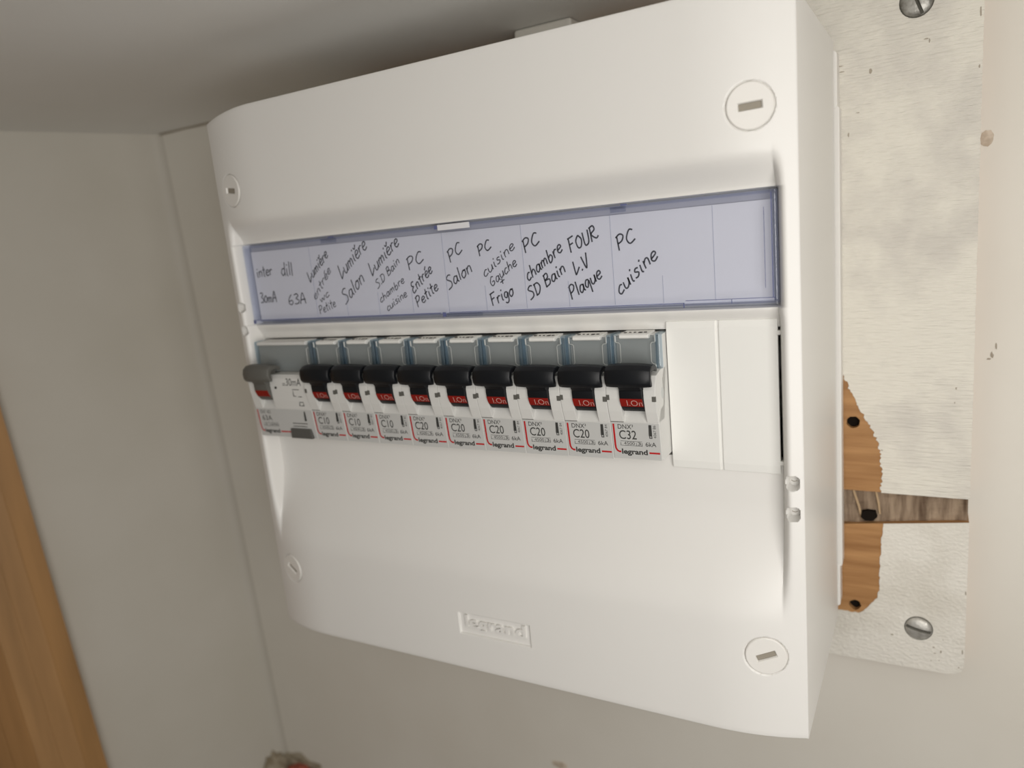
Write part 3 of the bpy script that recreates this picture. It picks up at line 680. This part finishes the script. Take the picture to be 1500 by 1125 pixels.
    for i in range(len(pts)):
        a0 = pts[max(i-1, 0)]; a1 = pts[min(i+1, len(pts)-1)]; dx, dz = a1[0]-a0[0], a1[1]-a0[1]; l_ = math.hypot(dx, dz)
        for sg in (1, -1):
            x, z = pts[i][0]-sg*dz/l_*w_, pts[i][1]+sg*dx/l_*w_; vs.append((x, yface(z)-.06, z))
    b.add(vs, [(2*i, 2*i+1, 2*i+3, 2*i+2) for i in range(len(pts)-1)])
    b.box(13.2, 17.0, yface(-19.3)-.06, yface(-19.3)+.02, -19.66, -19.02)
    SH['red'] = b.mesh('red_line')
    SH['brand'] = text_mesh('legrand', 3.15, 12.6, -20.8, -18.2, yface, off=0.034)
    SH['dnx'] = text_mesh('DNX³', 2.5, 8.1, -10.8, -9.1, yface, off=0.006)
    SH['amp'] = {k: text_mesh(k, 2.75, 9.1, -14.6, -11.3, yface, off=0.006) for k in ('C10', 'C20', 'C32')}
    b = MB(); outline_box(b, 3.0, 10.9, -17.0, -15.25, .13, yface); outline_box(b, 8.7, 10.9, -17.0, -15.25, .13, yface); SH['box'] = b.mesh('frame')
    SH['4500'] = text_mesh('4500', 4.2, 8.2, -16.7, -15.55, yface); SH['3'] = text_mesh('3', 9.2, 10.4, -16.7, -15.55, yface)
    SH['6kA'] = text_mesh('6kA', 12.1, 15.9, -17.0, -15.35, yface, off=0.006)
    b = MB(); b.box(13.75, 14.75, yface(-11)-.25, yface(-11)+.3, -13.0, -9.0); b.box(13.75, 14.0, yface(-13.4)-.12, yface(-13.4)+.1, -13.9, -13); b.box(14.5, 14.75, yface(-13.4)-.12, yface(-13.4)+.1, -13.9, -13); b.box(13.75, 14.75, yface(-13.8)-.12, yface(-13.8)+.1, -13.95, -13.7)
    SH['bar'] = b.mesh('bar')
    SH['ref'] = {k: text_mesh(k, 15.25, 16.25, -13.8, -9.1, yface, vertical=True) for k in ('4067 82', '4067 84', '4067 86')}
    b = MB(); rr = random.Random(9)
    for k in range(5):
        u = 4+k*1.8; b.box(u, u+rr.uniform(.6, 1.3), 6.2+rr.uniform(0, 1), 7.6, 21.78, 21.96)
    SH['topmark'] = b.mesh('top_print')
breaker_meshes()
ORD = ['C10', 'C10', 'C10', 'C20', 'C20', 'C20', 'C20', 'C20', 'C32']
LAB = ['black-handled breaker marked C10, first to the right of the grey-handled switch',
       'second of the three C10 breakers, between two other C10 breakers',
       'third C10 breaker from the grey-handled switch, beside the first C20',
       'leftmost of the five C20 breakers, next to a C10 breaker',
       'second from the left of the five C20 breakers',
       'middle one of the five C20 breakers in the row',
       'fourth from the left of the five C20 breakers',
       'rightmost of the five C20 breakers, next to the C32',
       'black-handled breaker marked C32 at the right end, beside the blank cover']
rr = random.Random(12)
for k, rating in enumerate(ORD):
    dz = 0.45 if k == 8 else rr.uniform(-.12, .1)
    e = empty('circuit_breaker', XL+(k+2)*P, 0, dz, LAB[k], 'breaker', 'circuit breakers in the row')
    link('body', SH['body'], 'body', e)
    for nn in ('notchL', 'notchR'): link('notch', SH[nn], 'plaster' if False else 'greyhandle', e)
    link('printed_face', SH['face'], 'facegrey', e)
    link('cheek_seam', SH['seam'], 'greyhandle', e)
    link('name_plate', SH['plate'], 'plate', e); link('window_tab', SH['tab'], 'tab', e)
    rb = link('label_window', SH['pane'], 'clearpane', e)
    for nn in ('ribL', 'ribR'): link('window_rib', SH[nn], 'bluerib', rb)
    for nn in ('clip0', 'clip1'): link('clip_edge', SH[nn], 'rimline', rb)
    h = link('handle', SH['handle'], 'black', e, None, 40); fl = link('on_marker', SH['flag'], 'redflag', h); link('on_text', SH['on'], 'whiteink', h)
    link('red_line', SH['red'], 'redink', e); link('brand_lettering', SH['brand'], 'ink', e); link('range_lettering', SH['dnx'], 'ink', e)
    link('rating_lettering', SH['amp'][rating], 'ink', e); link('code_frame', SH['box'], 'ink', e); link('code_lettering', SH['4500'], 'ink', e); link('code_lettering', SH['3'], 'ink', e)
    link('capacity_lettering', SH['6kA'], 'ink', e); link('polarity_bar', SH['bar'], 'ink', e)
    link('reference_lettering', SH['ref']['4067 82' if rating == 'C10' else '4067 84' if rating == 'C20' else '4067 86'], 'ink', e)
    link('top_print', SH['topmark'], 'ink', e)
    if k == 8:                                     # round rivet recess on the free side
        b = MB(); b.add([(WB-.3, 4.0+1.4*math.cos(a*math.pi/10), 1.2+2.0*math.sin(a*math.pi/10)) for a in range(20)]+[(WB+.02, 4.0+1.4*math.cos(a*math.pi/10), 1.2+2.0*math.sin(a*math.pi/10)) for a in range(20)], [tuple(range(20)), tuple(range(39, 19, -1))]+[(i, 20+i, 20+(i+1) % 20, (i+1) % 20) for i in range(20)])
        link('rivet_recess', b.mesh('rivet'), 'rimline', e)

# ---- residual-current switch, two modules wide, grey handle
WR = 2*P-.1
e = empty('differential_switch', XL, 0, 0, 'two-module grey-handled 63A switch at the left end of the row', 'switch')
b = MB()
b.extx([(46, 21.2), (7.0, 21.2), (6.6, 20.8), (6.6, 8.2), (4.5, 6), (4.5, -3.0), (1.2, -4.0), (-1.15, -8.1), (-1.3, -8.2), (0, -22), (46, -22)], .05, WR)
ch = [(9, 7.6), (3.6, 7.6), (-1.4, 7.4), (-2.8, 6), (-3.2, 3.6), (-3.0, 0.6), (-2.2, -4.2), (-1.35, -8.15), (5, -8.15)]
b.extx(ch, .05, 5.0)
b.extx([(9, 7.6), (-1.0, 7.6), (-2.4, 6), (-2.6, 3.0), (-2.0, -4.2), (-1.32, -8.15), (5, -8.15)], 13.2, WR)
link('body', b.mesh('switch_body', .22, 2, 30), 'body', e)
b = MB(); b.extx([(6.7, 20.9), (5.4, 20.6), (5.0, 7.8), (6.7, 7.6)], 1.0, WR-1.4); link('name_plate', b.mesh('plate', .1, 1), 'plate', e)
b = MB(); b.extx([(12, 21.9), (4.6, 21.7), (3.9, 21.3), (3.8, 20.4), (4.4, 20.0), (12, 20.0)], 1.5, WR-3.5); link('window_tab', b.mesh('tab', .25, 2), 'body', e)
b = MB(); b.box(.9, WR-1.5, 4.2, 4.6, 8.2, 20.3); rb = link('label_window', b.mesh('pane'), 'clearpane', e)
for u0, u1 in ((.06, .9), (WR-1.5, WR-.02)):
    b = MB(); b.extx([(10.5, 21.9), (4.2, 21.9), (3.8, 21.5), (3.7, 9.6), (4.6, 8.0), (6.8, 7.8), (10.5, 8.6)], u0, u1)
    link('window_rib', b.mesh('rib', .25, 2), 'bluerib', rb)
b = MB(); u_ = WR
b.tube([(u_-1.6, 4.15, 18.9), (u_-2.9, 4.15, 18.7), (u_-3.3, 4.15, 18.1), (u_-3.3, 4.15, 12.0), (u_-2.6, 4.15, 11.3), (u_-1.6, 4.15, 11.1)], .16, 5); link('clip_edge', b.mesh('clip'), 'rimline', rb)
h = link('handle', SH['handle'].copy(), 'greyhandle', e, None, 40)
b = MB(); b.extx([(yface(-8.4)-.035, -8.4), (yface(-21.85)-.035, -21.85), (yface(-21.85)+.3, -21.85), (yface(-8.4)+.3, -8.4)], .2, WR-.15); link('printed_face', b.mesh('printed_face'), 'facegrey', e)
h2 = link('on_marker', SH['flag'].copy(), 'redflag', h)
b = MB(); b.tube([(16.6, -2.2, 1.9), (16.6, -2.75, 1.9)], .6, 10); link('locking_hole', b.mesh('hole'), 'hole', e)
pts_red = SH['red'].copy(); link('red_line', pts_red, 'redink', e)
link('brand_lettering', SH['brand'], 'ink', e)
b = MB(); b.box(17.0, 19.5, yface(-19.3)-.06, yface(-19.3)+.02, -19.6, -19.05); link('red_line', b.mesh('red_line'), 'redink', e)
link('range_lettering', text_mesh('DX³-ID', 2.6, 9.3, -10.8, -9.2, yface), 'ink', e)
link('rating_lettering', text_mesh('63A', 3.1, 9.4, -14.2, -11.7, yface), 'ink', e)
b = MB(); outline_box(b, 3.2, 12.6, -17.0, -15.2, .13, yface); link('code_frame', b.mesh('frame'), 'ink', e)
link('code_lettering', text_mesh('10000', 6.8, 12.2, -16.6, -15.6, yface), 'ink', e); link('code_lettering', text_mesh('AC', 3.8, 6.0, -16.6, -15.6, yface), 'ink', e)
def yup(z):
    if z >= 3: return -2.6+(z-3)/3*.2
    if z >= -4.2: return -2.6+(3-z)/7.2*.6
    return -2.0+(-4.2-z)/3.95*.68
link('sensitivity_lettering', text_mesh('30mA', 23.4, 32.4, 2.9, 6.2, yup), 'ink', e)
link('sensitivity_lettering', text_mesh('=', 21.2, 23.0, 3.0, 4.0, yup), 'ink', e)
b = MB()
for a in ((26.6, 30.6, 1.0, 1.3), (26.6, 26.9, -2.0, 1.0), (26.6, 28.2, -2.1, -1.8), (29.4, 31.6, -2.3, -2.0), (29.2, 31.8, -4.9, -4.6), (29.0, 29.3, -6.6, -4.6), (29.6, 31.4, -6.6, -6.3), (31.4, 31.7, -6.6, -4.6)):
    zc_ = (a[2]+a[3])/2; b.box(a[0], a[1], yup(zc_)-.08, yup(zc_)+.15, a[2], a[3])
link('circuit_diagram', b.mesh('diagram'), 'ink', e)
b = MB(); b.box(30.2, 31.0, yface(-11)-.25, yface(-11)+.3, -13.6, -9.2); link('polarity_bar', b.mesh('bar'), 'ink', e)
b = MB(); rr = random.Random(4)
for zz in (-14.9, -16.3):
    u = 22.0
    while u < 30.5:
        w_ = rr.uniform(.4, 1.0); b.box(u, u+w_, yface(zz)-.05, yface(zz)+.1, zz-.35, zz+.35); u += w_+.18
link('small_print', b.mesh('small_print'), 'greybutton', e)
b = MB(); b.exty([(20.6, -21.9), (33.6, -21.9), (32.8, -17.4), (20.6, -17.4)], -1.5, 2); link('test_button', b.mesh('test_button', .35, 2), 'greybutton', e)

# ---- blanking plate over the two empty modules
x0 = XL+11*P+.25; x1 = 116.6
e = empty('blanking_plate', (x0+x1)/2, 11.8, -27, 'white blank cover of two panels closing the empty end of the row', 'blank cover')
bo = ((x0+x1)/2, 11.8, -27); xm = XL+12*P
for a, c in ((x0, xm-.45), (xm+.45, x1)):
    b = MB(bo); b.extx([(11.7, 25.2), (10.6, 25.2), (10.25, 22.8), (10.2, -24.3), (10.6, -27.1), (11.7, -27.1)], a, c)
    link('panel', b.mesh('panel', .3, 2, 20), 'blank', e)
b = MB(bo); b.extx([(11.7, 25.0), (11.0, 25.0), (10.75, 22.8), (10.7, -24.3), (11.0, -26.9), (11.7, -26.9)], xm-.5, xm+.5); b.box(x0+2, x1-1.2, 11.5, 16, -22.4, 21.9)
link('joint', b.mesh('joint'), 'blank', e)
for z in (20.7, -23.2):
    b = MB(bo); b.box(x1-.6, x1+1.3, 10.2, 12.2, z-.75, z+.75); link('clip', b.mesh('clip', .3, 2), 'blank', e)
